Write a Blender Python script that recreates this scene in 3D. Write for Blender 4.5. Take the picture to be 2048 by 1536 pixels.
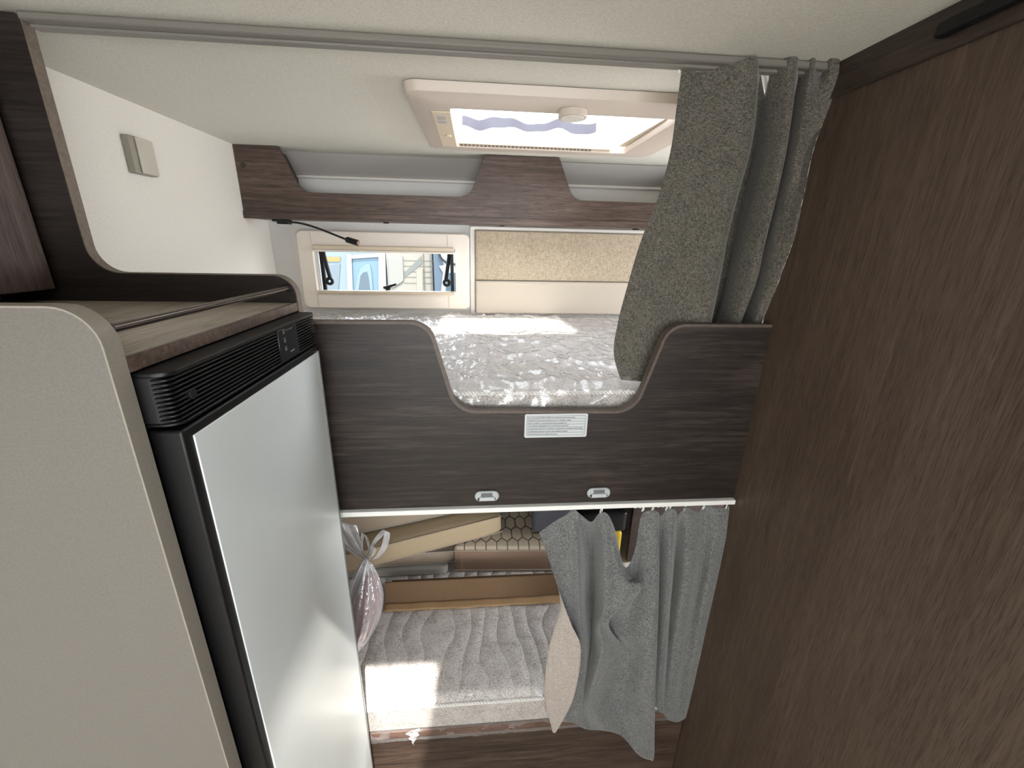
import bpy, bmesh, math, random
from mathutils import Vector, Matrix, noise
random.seed(7)
for o in list(bpy.data.objects): bpy.data.objects.remove(o)
S = bpy.context.scene
C = bpy.context.collection
CZ = 1.68

# ---------------------------------------------------------------- camera
def cam_rot():
    a, b, c = map(math.radians, (71.54638, 1.2456, -5.12925))
    return Matrix.Rotation(c, 3, 'Z') @ Matrix.Rotation(a, 3, 'X') @ Matrix.Rotation(b, 3, 'Z')
FPX = 828.18
RM = cam_rot()
cd = bpy.data.cameras.new('camera'); cam = bpy.data.objects.new('camera', cd); C.objects.link(cam)
cam.matrix_world = Matrix.Translation((0, 0, CZ)) @ RM.to_4x4()
cd.sensor_width = 36; cd.lens = FPX / 2048 * 36; cd.clip_start = 0.02; cd.clip_end = 200
S.camera = cam

# ---------------------------------------------------------------- light and exposure
S.view_settings.view_transform = 'Standard'; S.view_settings.look = 'None'
S.view_settings.exposure = 0.24; S.view_settings.gamma = 1; S.view_settings.use_curve_mapping = False
W = bpy.data.worlds.new('sky'); S.world = W; W.use_nodes = True
wb = W.node_tree.nodes['Background']; wb.inputs[0].default_value = (0.86, 0.93, 1.0, 1); wb.inputs[1].default_value = 5.5
def add_light(name, kind, loc, direction, energy, color=(1, 1, 1), size=None, portal=False, angle=None):
    l = bpy.data.lights.new(name, kind); o = bpy.data.objects.new(name, l); C.objects.link(o)
    o.location = loc; o.rotation_euler = Vector(direction).to_track_quat('-Z', 'Y').to_euler()
    l.color = color
    if not portal: l.energy = energy
    if size: l.shape = 'RECTANGLE'; l.size, l.size_y = size
    if portal: l.cycles.is_portal = True
    if angle: l.angle = math.radians(angle)
    return o
SUN = Vector((-0.09, 0.315, -0.56))
add_light('sun', 'SUN', (0, -3, 6), SUN, 11, (1.0, 0.95, 0.87), angle=1.0)
# fill lamps added at assumed, unseen openings behind the photographer
add_light('behind_camera_fill', 'AREA', (0.1, -2.35, 1.30), (0, 1, -0.05), 15, (0.97, 0.99, 1.0), size=(1.7, 0.8))
add_light('side_fill', 'AREA', (0.9, -1.3, 1.35), (-1, 0.5, 0.1), 32, (1.0, 0.985, 0.96), size=(1.1, 0.7))
add_light('bunk_end_fill', 'AREA', (1.50, 1.30, 1.62), (-1, 0, 0), 10, (0.97, 0.98, 1.0), size=(0.5, 0.34))  # added lamp brightening the upper bunk through an invented end window
add_light('lower_bunk_end_fill', 'AREA', (1.50, 1.08, 0.86), (-1, 0, -0.15), 16, (0.97, 0.98, 1.0), size=(0.4, 0.34))  # added lamp brightening the lower bunk, also at an invented window
add_light('hatch_sky_portal', 'AREA', (0.2, 1.21, 2.11), (0, 0, -1), 1, size=(0.56, 0.42), portal=True)
add_light('window_sky_portal', 'AREA', (-0.36, 1.86, 1.575), (0, -1, 0), 1, size=(0.6, 0.2), portal=True)

# ---------------------------------------------------------------- helpers
def at(u, v, y):
    """point on the plane at depth y seen at (u, v) of the photograph"""
    d = RM @ Vector(((u - 1024) / FPX, -(v - 768) / FPX, -1.0)); d *= y / d.y
    return Vector((d.x, d.y, d.z + CZ))

class MB:
    def __init__(s): s.bm = bmesh.new()
    def box(s, x0, x1, y0, y1, z0, z1, M=None):
        vs = [s.bm.verts.new(Vector(p) if M is None else M @ Vector(p)) for p in
              [(x0,y0,z0),(x1,y0,z0),(x1,y1,z0),(x0,y1,z0),(x0,y0,z1),(x1,y0,z1),(x1,y1,z1),(x0,y1,z1)]]
        for f in ((0,3,2,1),(4,5,6,7),(0,1,5,4),(1,2,6,5),(2,3,7,6),(3,0,4,7)): s.bm.faces.new([vs[i] for i in f])
        return s
    def prism(s, pts, axis, a0, a1):
        """extrude a 2D outline; axis 'y': pts are (x,z); 'x': (y,z); 'z': (x,y)"""
        def P(p, a):
            return {'y': (p[0], a, p[1]), 'x': (a, p[0], p[1]), 'z': (p[0], p[1], a)}[axis]
        A = [s.bm.verts.new(P(p, a0)) for p in pts]; B = [s.bm.verts.new(P(p, a1)) for p in pts]
        s.bm.faces.new(A); s.bm.faces.new(B[::-1]); n = len(pts)
        for i in range(n): s.bm.faces.new([A[i], B[i], B[(i+1) % n], A[(i+1) % n]])
        return s
    def tube(s, pts, r, n=10, cap=True, radii=None):
        pts = [Vector(p) for p in pts]; rings = []
        up = Vector((0.13, 0.21, 1)).normalized()
        prev = None
        for i, p in enumerate(pts):
            t = (pts[min(i+1, len(pts)-1)] - pts[max(i-1, 0)]).normalized()
            if prev is None: a = t.cross(up)
            else: a = prev - t * prev.dot(t)
            if a.length < 1e-6: a = t.cross(Vector((1, 0, 0)))
            a.normalize(); prev = a; b = t.cross(a)
            rr = radii[i] if radii else r
            rings.append([s.bm.verts.new(p + (a*math.cos(k*2*math.pi/n) + b*math.sin(k*2*math.pi/n))*rr) for k in range(n)])
        for i in range(len(rings)-1):
            for k in range(n): s.bm.faces.new([rings[i][k], rings[i][(k+1) % n], rings[i+1][(k+1) % n], rings[i+1][k]])
        if cap: s.bm.faces.new(rings[0][::-1]); s.bm.faces.new(rings[-1])
        return s
    def ring(s, c, R, r, ax1, ax2, a0=0, a1=360, n=20, m=8):
        c = Vector(c); a, b = Vector(ax1), Vector(ax2)
        pts = [c + (a*math.cos(math.radians(a0+(a1-a0)*i/n)) + b*math.sin(math.radians(a0+(a1-a0)*i/n)))*R for i in range(n+1)]
        return s.tube(pts, r, m)
    def sheet(s, fn, nu, nv):
        g = [[s.bm.verts.new(fn(i/nu, j/nv)) for i in range(nu+1)] for j in range(nv+1)]
        for j in range(nv):
            for i in range(nu): s.bm.faces.new([g[j][i], g[j][i+1], g[j+1][i+1], g[j+1][i]])
        return s
    def build(s, name, mat, parent=None, bevel=0, seg=2, smooth=True, subs=0, recalc=True):
        if recalc: bmesh.ops.recalc_face_normals(s.bm, faces=s.bm.faces)
        off = Vector((0, 0, 0)); p = parent
        while p is not None: off += p.location; p = p.parent
        me = bpy.data.meshes.new(name)
        for v in s.bm.verts: v.co -= off
        s.bm.to_mesh(me); s.bm.free()
        for m in (mat if isinstance(mat, (list, tuple)) else [mat]): me.materials.append(m)
        o = bpy.data.objects.new(name, me); C.objects.link(o)
        if parent is not None: o.parent = parent
        if bevel:
            b = o.modifiers.new('bevel', 'BEVEL'); b.width = bevel; b.segments = seg; b.limit_method = 'ANGLE'; b.angle_limit = math.radians(35)
        if subs:
            b = o.modifiers.new('subd', 'SUBSURF'); b.levels = subs; b.render_levels = subs
        if smooth:
            me.polygons.foreach_set('use_smooth', [True]*len(me.polygons))
            if not subs:
                try: me.set_sharp_from_angle(angle=math.radians(35))
                except Exception: pass
        return o
def thing(name, loc, label, cat, group=None):
    o = bpy.data.objects.new(name, None); C.objects.link(o); o.location = loc; o.empty_display_size = 0.05
    return tag(o, label, cat, group)
def tag(o, label, cat, group=None):
    o['label'] = label; o['category'] = cat
    if group: o['group'] = group
    return o
def struct(o): o['kind'] = 'structure'; return o
def rpoly(pts):
    """outline with rounded corners: pts of (a, b, radius)"""
    out = []; n = len(pts)
    for i in range(n):
        p = Vector(pts[i][:2]); r = pts[i][2] if len(pts[i]) > 2 else 0
        if r <= 0: out.append(tuple(p)); continue
        A = (Vector(pts[i-1][:2]) - p); B = (Vector(pts[(i+1) % n][:2]) - p); la, lb = A.length, B.length
        A.normalize(); B.normalize(); ang = math.acos(max(-1, min(1, A.dot(B)))); d = r / math.tan(ang/2)
        d = min(d, la*0.49, lb*0.49); r = d * math.tan(ang/2)
        c = p + (A+B).normalized() * (r / math.sin(ang/2)); s = p + A*d; e = p + B*d
        a0 = math.atan2(s.y-c.y, s.x-c.x); a1 = math.atan2(e.y-c.y, e.x-c.x); da = (a1-a0+math.pi) % (2*math.pi) - math.pi
        for k in range(9): out.append((c.x + r*math.cos(a0+da*k/8), c.y + r*math.sin(a0+da*k/8)))
    return out
def rrect(x0, x1, z0, z1, r): return rpoly([(x0, z0, r), (x1, z0, r), (x1, z1, r), (x0, z1, r)])
def cr(P, t):
    """Catmull-Rom through a list of tuples, t in 0..1"""
    n = len(P)-1; x = min(max(t*n, 0), n-1e-6); i = int(x); f = x-i
    p0, p1, p2, p3 = P[max(i-1, 0)], P[i], P[i+1], P[min(i+2, n)]
    return tuple(0.5*((2*b)+(-a+c)*f+(2*a-5*b+4*c-d)*f*f+(-a+3*b-3*c+d)*f**3) for a, b, c, d in zip(p0, p1, p2, p3))

# ---------------------------------------------------------------- materials
def srgb(c): return tuple(((x/255+0.055)/1.055)**2.4 if x > 10 else x/255/12.92 for x in c) + (1,)
def nt(name):
    m = bpy.data.materials.new(name); m.use_nodes = True; t = m.node_tree
    return m, t, t.nodes['Principled BSDF']
def plain(name, col, rough=0.5, metal=0, spec=0.5, speck=0, sscale=300, bump=0, bscale=400, bdist=0.001):
    m, t, b = nt(name); c = srgb(col)
    b.inputs['Base Color'].default_value = c; b.inputs['Roughness'].default_value = rough
    b.inputs['Metallic'].default_value = metal; b.inputs['Specular IOR Level'].default_value = spec
    tc = t.nodes.new('ShaderNodeTexCoord')
    n = t.nodes.new('ShaderNodeTexNoise'); n.inputs['Scale'].default_value = sscale; n.inputs['Detail'].default_value = 3
    t.links.new(tc.outputs['Object'], n.inputs['Vector'])
    r = t.nodes.new('ShaderNodeValToRGB'); r.color_ramp.elements[0].position = 0.35; r.color_ramp.elements[1].position = 0.65
    k = max(speck, 0.02)
    r.color_ramp.elements[0].color = tuple(x*(1-k) for x in c[:3])+(1,); r.color_ramp.elements[1].color = tuple(min(1, x*(1+k)) for x in c[:3])+(1,)
    t.links.new(n.outputs['Fac'], r.inputs['Fac']); t.links.new(r.outputs['Color'], b.inputs['Base Color'])
    if bump:
        n2 = t.nodes.new('ShaderNodeTexNoise'); n2.inputs['Scale'].default_value = bscale; n2.inputs['Detail'].default_value = 2
        t.links.new(tc.outputs['Object'], n2.inputs['Vector'])
        u = t.nodes.new('ShaderNodeBump'); u.inputs['Strength'].default_value = bump; u.inputs['Distance'].default_value = bdist
        t.links.new(n2.outputs['Fac'], u.inputs['Height']); t.links.new(u.outputs['Normal'], b.inputs['Normal'])
    return m
def wood(name, dark, mid, light, axis, rough=0.42, fine=1.0):
    """dark laminate with fine streaks running along axis"""
    m, t, b = nt(name); tc = t.nodes.new('ShaderNodeTexCoord')
    def stretched(lo, hi, detail, dist=0.0):
        mp = t.nodes.new('ShaderNodeMapping'); s = [hi]*3; s['xyz'.index(axis)] = lo
        mp.inputs['Scale'].default_value = s; t.links.new(tc.outputs['Object'], mp.inputs['Vector'])
        n = t.nodes.new('ShaderNodeTexNoise'); n.inputs['Scale'].default_value = 1; n.inputs['Detail'].default_value = detail
        n.inputs['Roughness'].default_value = 0.65; n.inputs['Distortion'].default_value = dist
        t.links.new(mp.outputs['Vector'], n.inputs['Vector']); return n
    broad = stretched(1.3, 9, 4, 0.6); mid_n = stretched(5*fine, 110*fine, 5, 0.8); pore = stretched(22*fine, 620*fine, 2)
    mixA = t.nodes.new('ShaderNodeMath'); mixA.operation = 'MULTIPLY_ADD'; mixA.inputs[1].default_value = 0.55
    t.links.new(mid_n.outputs['Fac'], mixA.inputs[0])
    sc = t.nodes.new('ShaderNodeMath'); sc.operation = 'MULTIPLY'; sc.inputs[1].default_value = 0.45
    t.links.new(broad.outputs['Fac'], sc.inputs[0]); t.links.new(sc.outputs[0], mixA.inputs[2])
    r = t.nodes.new('ShaderNodeValToRGB'); e = r.color_ramp.elements
    e[0].position = 0.36; e[0].color = srgb(dark); e[1].position = 0.66; e[1].color = srgb(light)
    x = e.new(0.5); x.color = srgb(mid)
    t.links.new(mixA.outputs[0], r.inputs['Fac'])
    pr = t.nodes.new('ShaderNodeValToRGB'); pr.color_ramp.elements[0].position = 0.36; pr.color_ramp.elements[0].color = (0.55, 0.55, 0.55, 1)
    pr.color_ramp.elements[1].position = 0.5; pr.color_ramp.elements[1].color = (1, 1, 1, 1)
    t.links.new(pore.outputs['Fac'], pr.inputs['Fac'])
    mx = t.nodes.new('ShaderNodeMix'); mx.data_type = 'RGBA'; mx.blend_type = 'MULTIPLY'; mx.inputs[0].default_value = 1
    t.links.new(r.outputs['Color'], mx.inputs[6]); t.links.new(pr.outputs['Color'], mx.inputs[7])
    t.links.new(mx.outputs[2], b.inputs['Base Color']); b.inputs['Roughness'].default_value = rough
    b.inputs['Specular IOR Level'].default_value = 0.4
    u = t.nodes.new('ShaderNodeBump'); u.inputs['Strength'].default_value = 0.25; u.inputs['Distance'].default_value = 0.0005
    t.links.new(pore.outputs['Fac'], u.inputs['Height']); t.links.new(u.outputs['Normal'], b.inputs['Normal'])
    return m
def cloth(name, dark, light, rough=0.9, scale=1.0, sheen=0.3):
    """melange weave: short horizontal and vertical threads"""
    m, t, b = nt(name); tc = t.nodes.new('ShaderNodeTexCoord'); ns = []
    for s in ((170, 170, 900), (800, 800, 150), (30, 30, 30)):
        mp = t.nodes.new('ShaderNodeMapping'); mp.inputs['Scale'].default_value = [k*scale for k in s]
        t.links.new(tc.outputs['Object'], mp.inputs['Vector'])
        n = t.nodes.new('ShaderNodeTexNoise'); n.inputs['Scale'].default_value = 1; n.inputs['Detail'].default_value = 2
        t.links.new(mp.outputs['Vector'], n.inputs['Vector']); ns.append(n)
    a = t.nodes.new('ShaderNodeMath'); a.operation = 'ADD'; t.links.new(ns[0].outputs['Fac'], a.inputs[0]); t.links.new(ns[1].outputs['Fac'], a.inputs[1])
    c = t.nodes.new('ShaderNodeMath'); c.operation = 'MULTIPLY_ADD'; c.inputs[1].default_value = 0.16
    t.links.new(ns[2].outputs['Fac'], c.inputs[0]); t.links.new(a.outputs[0], c.inputs[2])
    d = t.nodes.new('ShaderNodeMath'); d.operation = 'MULTIPLY'; d.inputs[1].default_value = 0.463; t.links.new(c.outputs[0], d.inputs[0])
    r = t.nodes.new('ShaderNodeValToRGB'); r.color_ramp.elements[0].position = 0.38; r.color_ramp.elements[0].color = srgb(dark)
    r.color_ramp.elements[1].position = 0.64; r.color_ramp.elements[1].color = srgb(light)
    t.links.new(d.outputs[0], r.inputs['Fac']); t.links.new(r.outputs['Color'], b.inputs['Base Color'])
    b.inputs['Roughness'].default_value = rough; b.inputs['Specular IOR Level'].default_value = 0.15
    b.inputs['Sheen Weight'].default_value = sheen
    u = t.nodes.new('ShaderNodeBump'); u.inputs['Strength'].default_value = 0.5; u.inputs['Distance'].default_value = 0.0006
    t.links.new(a.outputs[0], u.inputs['Height']); t.links.new(u.outputs['Normal'], b.inputs['Normal'])
    return m
def film(name, alpha=0.2, col=(235, 235, 238), rough=0.12, bump=0.5, bscale=18, haze=0.10):
    """thin clear plastic: mostly see-through, with gloss and a little haze"""
    m = bpy.data.materials.new(name); m.use_nodes = True; t = m.node_tree; t.nodes.clear()
    out = t.nodes.new('ShaderNodeOutputMaterial'); tr = t.nodes.new('ShaderNodeBsdfTransparent'); gl = t.nodes.new('ShaderNodeBsdfGlossy')
    df = t.nodes.new('ShaderNodeBsdfDiffuse'); df.inputs['Color'].default_value = srgb(col)
    gl.inputs['Roughness'].default_value = rough
    fr0 = t.nodes.new('ShaderNodeLayerWeight'); fr0.inputs['Blend'].default_value = 0.5
    fr = t.nodes.new('ShaderNodeMath'); fr.operation = 'POWER'; fr.inputs[1].default_value = 4.0; t.links.new(fr0.outputs['Facing'], fr.inputs[0])
    fm = t.nodes.new('ShaderNodeMath'); fm.operation = 'MULTIPLY'; fm.inputs[1].default_value = 0.6; t.links.new(fr.outputs[0], fm.inputs[0])
    ad = t.nodes.new('ShaderNodeMath'); ad.operation = 'ADD'; ad.inputs[1].default_value = alpha; ad.use_clamp = True
    tc = t.nodes.new('ShaderNodeTexCoord'); n = t.nodes.new('ShaderNodeTexNoise'); n.inputs['Scale'].default_value = bscale
    n.inputs['Detail'].default_value = 4; n.inputs['Distortion'].default_value = 1.2
    t.links.new(tc.outputs['Object'], n.inputs['Vector'])
    u = t.nodes.new('ShaderNodeBump'); u.inputs['Strength'].default_value = bump; u.inputs['Distance'].default_value = 0.01
    t.links.new(n.outputs['Fac'], u.inputs['Height'])
    for x in (gl, fr0, df): t.links.new(u.outputs['Normal'], x.inputs['Normal'])
    t.links.new(fm.outputs[0], ad.inputs[0])
    m1 = t.nodes.new('ShaderNodeMixShader'); m1.inputs[0].default_value = haze
    t.links.new(tr.outputs[0], m1.inputs[1]); t.links.new(df.outputs[0], m1.inputs[2])
    m2 = t.nodes.new('ShaderNodeMixShader'); t.links.new(ad.outputs[0], m2.inputs[0])
    t.links.new(m1.outputs[0], m2.inputs[1]); t.links.new(gl.outputs[0], m2.inputs[2])
    t.links.new(m2.outputs[0], out.inputs['Surface'])
    return m

M_wood_h = wood('walnut_horizontal', (27, 21, 18), (43, 35, 31), (70, 60, 53), 'x')
M_wood_shelf = wood('walnut_shelf_front', (58, 45, 39), (85, 69, 61), (118, 100, 90), 'x')
M_wood_v = wood('walnut_vertical', (70, 57, 47), (82, 68, 57), (98, 82, 70), 'z', rough=0.5, fine=1.3)
M_wood_cab = wood('walnut_cabinet', (62, 50, 46), (84, 71, 65), (108, 94, 86), 'z')
M_wood_top = wood('walnut_counter', (142, 131, 116), (172, 161, 145), (192, 182, 166), 'y')
M_wood_trim = wood('walnut_trim', (48, 38, 33), (62, 51, 45), (78, 66, 58), 'y')
M_edge = plain('edge_band', (105, 93, 82), 0.5, speck=0.15, sscale=150)
M_edge_dark = plain('edge_band_dark', (88, 76, 68), 0.5, speck=0.15, sscale=150)
M_ceiling = plain('speckled_ceiling', (216, 213, 201), 0.85, speck=0.07, sscale=260, bump=0.25, bscale=260, bdist=0.001)
M_wall = plain('cream_wall', (228, 223, 214), 0.6, speck=0.03, sscale=200)
M_backwall = plain('grey_white_wall', (224, 222, 218), 0.6, speck=0.03, sscale=200)
M_grey_pl = plain('grey_plastic', (182, 177, 172), 0.55, speck=0.02)
M_white_pl = plain('white_plastic', (226, 222, 214), 0.35)
M_cream_pl = plain('cream_plastic', (244, 234, 221), 0.4)
M_hatch_pl = plain('hatch_cream_plastic', (206, 193, 180), 0.4)
M_cream_pl2 = plain('warm_cream_plastic', (222, 206, 182), 0.4)
M_black = plain('black_plastic', (11, 11, 12), 0.42, spec=0.35)
M_black_rough = plain('black_matt', (9, 9, 10), 0.6)
M_black_gl = plain('black_gloss', (20, 20, 22), 0.15)
M_panel = plain('grey_laminate', (101, 97, 91), 0.45, speck=0.07, sscale=420)
M_panel_edge = plain('grey_laminate_edge', (134, 127, 117), 0.45, speck=0.05, sscale=300)
M_door_pl = plain('fridge_door_laminate', (216, 221, 220), 0.30, spec=0.6, speck=0.01, sscale=6)
M_rail_wh = plain('white_rail', (232, 232, 228), 0.35)
M_curtain = cloth('grey_melange_cloth', (56, 53, 48), (120, 116, 107))
M_curtain_low = cloth('grey_melange_cloth_lower', (66, 67, 67), (136, 137, 136))
M_lining = cloth('pale_lining', (146, 136, 130), (186, 176, 168), sheen=0.1)
M_pad_top = cloth('beige_wall_fabric', (166, 150, 128), (204, 190, 168), scale=0.5)
M_pad_low = plain('cream_wall_fabric', (200, 190, 175), 0.8, speck=0.03, sscale=500, bump=0.2, bscale=900)
M_card_shaded = plain('cardboard', (112, 88, 64), 0.85, speck=0.05, sscale=120)  # same cardboard with the shade inside the box put into its colour
M_card_light = plain('cardboard_flap', (160, 130, 95), 0.85, speck=0.06, sscale=120)
M_film = film('clear_wrap', alpha=0.10, haze=0.12)
M_film_bag = film('bag_film', alpha=0.14, haze=0.32, bscale=30)
M_film_ruffle = film('ruffle_film', alpha=0.18, haze=0.55, bscale=40)
M_glass = film('window_glass', alpha=0.0, rough=0.02, bump=0.0, haze=0.0)
M_dome = film('dome_acrylic', alpha=0.0, rough=0.05, bump=0.0, haze=0.25, col=(235, 235, 240))

# ================================================================ setting
XL, XR, XB, YB, ZC = -0.80, 0.607, 1.30, 1.79, 1.98
def slab_holes(x0, x1, y0, y1, holes, z0, z1, axis='z'):
    """rectangular slab with rectangular holes, cut on a grid so no two faces overlap"""
    xs = sorted({x0, x1, *[h[0] for h in holes], *[h[1] for h in holes]}); ys = sorted({y0, y1, *[h[2] for h in holes], *[h[3] for h in holes]})
    b = MB(); bm = b.bm; V = {}
    def v(i, j, k):
        if (i, j, k) not in V:
            a, c, d = xs[i], ys[j], (z0, z1)[k]
            V[(i, j, k)] = bm.verts.new({'z': (a, c, d), 'y': (a, d, c), 'x': (d, a, c)}[axis])
        return V[(i, j, k)]
    def solid(i, j):
        if i < 0 or j < 0 or i >= len(xs)-1 or j >= len(ys)-1: return False
        cx, cy = (xs[i]+xs[i+1])/2, (ys[j]+ys[j+1])/2
        return not any(h[0] < cx < h[1] and h[2] < cy < h[3] for h in holes)
    for i in range(len(xs)-1):
        for j in range(len(ys)-1):
            if not solid(i, j): continue
            for k in (0, 1): bm.faces.new([v(i, j, k), v(i+1, j, k), v(i+1, j+1, k), v(i, j+1, k)])
            if not solid(i-1, j): bm.faces.new([v(i, j, 0), v(i, j+1, 0), v(i, j+1, 1), v(i, j, 1)])
            if not solid(i+1, j): bm.faces.new([v(i+1, j, 0), v(i+1, j+1, 0), v(i+1, j+1, 1), v(i+1, j, 1)])
            if not solid(i, j-1): bm.faces.new([v(i, j, 0), v(i+1, j, 0), v(i+1, j, 1), v(i, j, 1)])
            if not solid(i, j+1): bm.faces.new([v(i, j+1, 0), v(i+1, j+1, 0), v(i+1, j+1, 1), v(i, j+1, 1)])
    return b
HX0, HX1, HY0, HY1 = -0.05, 0.455, 1.045, 1.43        # roof hatch opening over the bunk
struct(slab_holes(XL-0.03, XB+0.03, -2.30, YB+0.05, [(HX0, HX1, HY0, HY1), (-0.136, 0.118, -0.30, 0.082)], ZC, ZC+0.035).build('ceiling', M_ceiling))
struct(MB().box(XL-0.03, XB+0.03, -2.30, YB+0.05, -0.04, 0.0).build('floor', plain('floor_vinyl', (160, 148, 134), 0.5, speck=0.08, sscale=60)))
struct(MB().box(XL-0.03, XL, -2.30, YB+0.05, 0.0, ZC).build('wall_left', M_wall))
WX0, WX1, WZ0, WZ1 = -0.635, -0.085, 1.485, 1.662      # window opening
struct(slab_holes(XL, XB, 0.0, ZC, [(WX0, WX1, WZ0, WZ1)], YB, YB+0.05, axis='y').build('wall_back', M_backwall))
struct(slab_holes(0.82, YB+0.05, 0.0, ZC, [(1.05, 1.55, 1.45, 1.79), (0.90, 1.25, 0.68, 1.04)], XB, XB+0.03, axis='x').build('wall_bunk_end', M_wall))
struct(MB().box(XB+0.012, XB+0.016, 1.051, 1.549, 1.451, 1.789).build('added_window_upper', film('added_window_glass', alpha=0.0, rough=0.02, bump=0.0, haze=0.0)))  # invented window in the unseen end wall, lets the upper fill in
struct(slab_holes(-1.90, 0.829, 0.0, ZC, [(-1.80, -0.75, 0.95, 1.75)], XR, XR+0.03, axis='x').build('wall_right', M_wood_v))
struct(MB().box(XR+0.03, XB, 0.80, 0.82, 0.0, ZC).build('wall_bunk_front', M_wood_v))
struct(slab_holes(XL, XB, 0.0, ZC, [(-0.75, 0.95, 0.85, 1.75)], -2.33, -2.30, axis='y').build('wall_rear', M_wall))
struct(MB().box(XB+0.012, XB+0.016, 0.901, 1.249, 0.681, 1.039).build('added_window_lower', bpy.data.materials['added_window_glass']))  # invented window for the lower bunk fill lamp
# header board along the top of the right wall
struct(MB().box(XR-0.006, XR, -1.2, 0.795, 1.928, ZC-0.0005).build('trim_1', M_wood_trim))
# grey cove where the ceiling meets the back wall, with its pale ledge
cove = MB().prism([(1.695, ZC), (1.79, 1.925), (1.79, 1.917), (1.782, 1.917), (1.775, 1.925), (1.69, ZC-0.004)], 'x', XL, XB).build('trim_2', M_grey_pl); struct(cove)
struct(MB().box(XL, XB, 1.774, 1.789, 1.905, 1.916).build('trim_3', M_white_pl, bevel=0.003))
# pale vertical joint strip and band under the shelf
struct(MB().prism(rrect(-0.024, -0.004, 1.40, 1.752, 0.004), 'y', 1.772, 1.789).build('trim_4', M_white_pl, bevel=0.003))
struct(MB().prism(rrect(-0.022, XB, 1.738, 1.752, 0.004), 'y', 1.770, 1.789).build('trim_5', M_white_pl, bevel=0.003))

# ---------------------------------------------------------------- window with its blind frame
def window():
    r = struct(bpy.data.objects.new('window_1', None)); C.objects.link(r); r.location = (-0.36, 1.785, 1.42)
    outer = rrect(-0.697, -0.026, 1.420, 1.723, 0.022)
    # frame ring: outer outline minus opening built as bridge
    b = MB(); n = len(outer)
    inner = rrect(-0.640, -0.083, 1.482, 1.668, 0.010)
    def ringloop(pts, y): return [b.bm.verts.new((p[0], y, p[1])) for p in pts]
    o0, o1 = ringloop(outer, 1.789), ringloop(outer, 1.772)
    o2 = ringloop([(x*0.985-0.005, 1.5715+(z-1.5715)*0.965) for x, z in outer], 1.766)
    i1, i0 = ringloop(inner, 1.766), ringloop(inner, 1.789)
    for A, B in ((o0, o1), (o1, o2), (o2, i1), (i1, i0)):
        for k in range(n): b.bm.faces.new([A[k], A[(k+1) % n], B[(k+1) % n], B[k]])
    f = b.build('window_frame', M_cream_pl, r)
    g = MB()
    for x in (-0.640, -0.112): g.box(x-0.0012, x+0.0012, 1.7645, 1.7668, 1.672, 1.716); g.box(x-0.0012, x+0.0012, 1.7645, 1.7668, 1.428, 1.478)
    g.build('seam_line', M_cream_pl2, f)
    MB().prism(rrect(-0.636, -0.087, 1.650, 1.668, 0.004), 'y', 1.756, 1.785).build('blind_cassette', M_cream_pl2, r, bevel=0.003)
    MB().prism(rrect(-0.636, -0.087, 1.643, 1.6495, 0.002), 'y', 1.752, 1.764).build('blind_pull_bar', M_cream_pl, r, bevel=0.001)
    MB().prism(rrect(-0.636, -0.087, 1.482, 1.494, 0.003), 'y', 1.752, 1.785).build('insect_screen_bar', M_cream_pl2, r, bevel=0.003)
    MB().box(-0.636, -0.084, 1.824, 1.828, 1.484, 1.664).build('pane', M_glass, r)
    # side stays
    for s, x in ((1, -0.628), (-1, -0.093)):
        m = MB()
        m.box(min(x, x+s*0.013), max(x, x+s*0.013), 1.80, 1.815, 1.492, 1.645)
        m.tube([(x+s*0.016, 1.803, 1.643), (x+s*0.026, 1.80, 1.58), (x+s*0.034, 1.80, 1.535)], 0.008, 8)
        m.ring((x+s*0.030, 1.80, 1.527), 0.011, 0.0065, (1, 0, 0), (0, 0, 1))
        m.box(min(x, x+s*0.024), max(x, x+s*0.024), 1.797, 1.809, 1.634, 1.646)
        m.build('window_stay', M_black, r, bevel=0.001)
    m = MB(); m.tube([(-0.384, 1.80, 1.503), (-0.365, 1.798, 1.507), (-0.330, 1.796, 1.519)], 0.0055, 8, radii=[0.006, 0.0065, 0.0045])
    m.box(-0.378, -0.358, 1.800, 1.815, 1.494, 1.508); m.build('latch_handle', M_black, r, bevel=0.001)
    return r
window()

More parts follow.
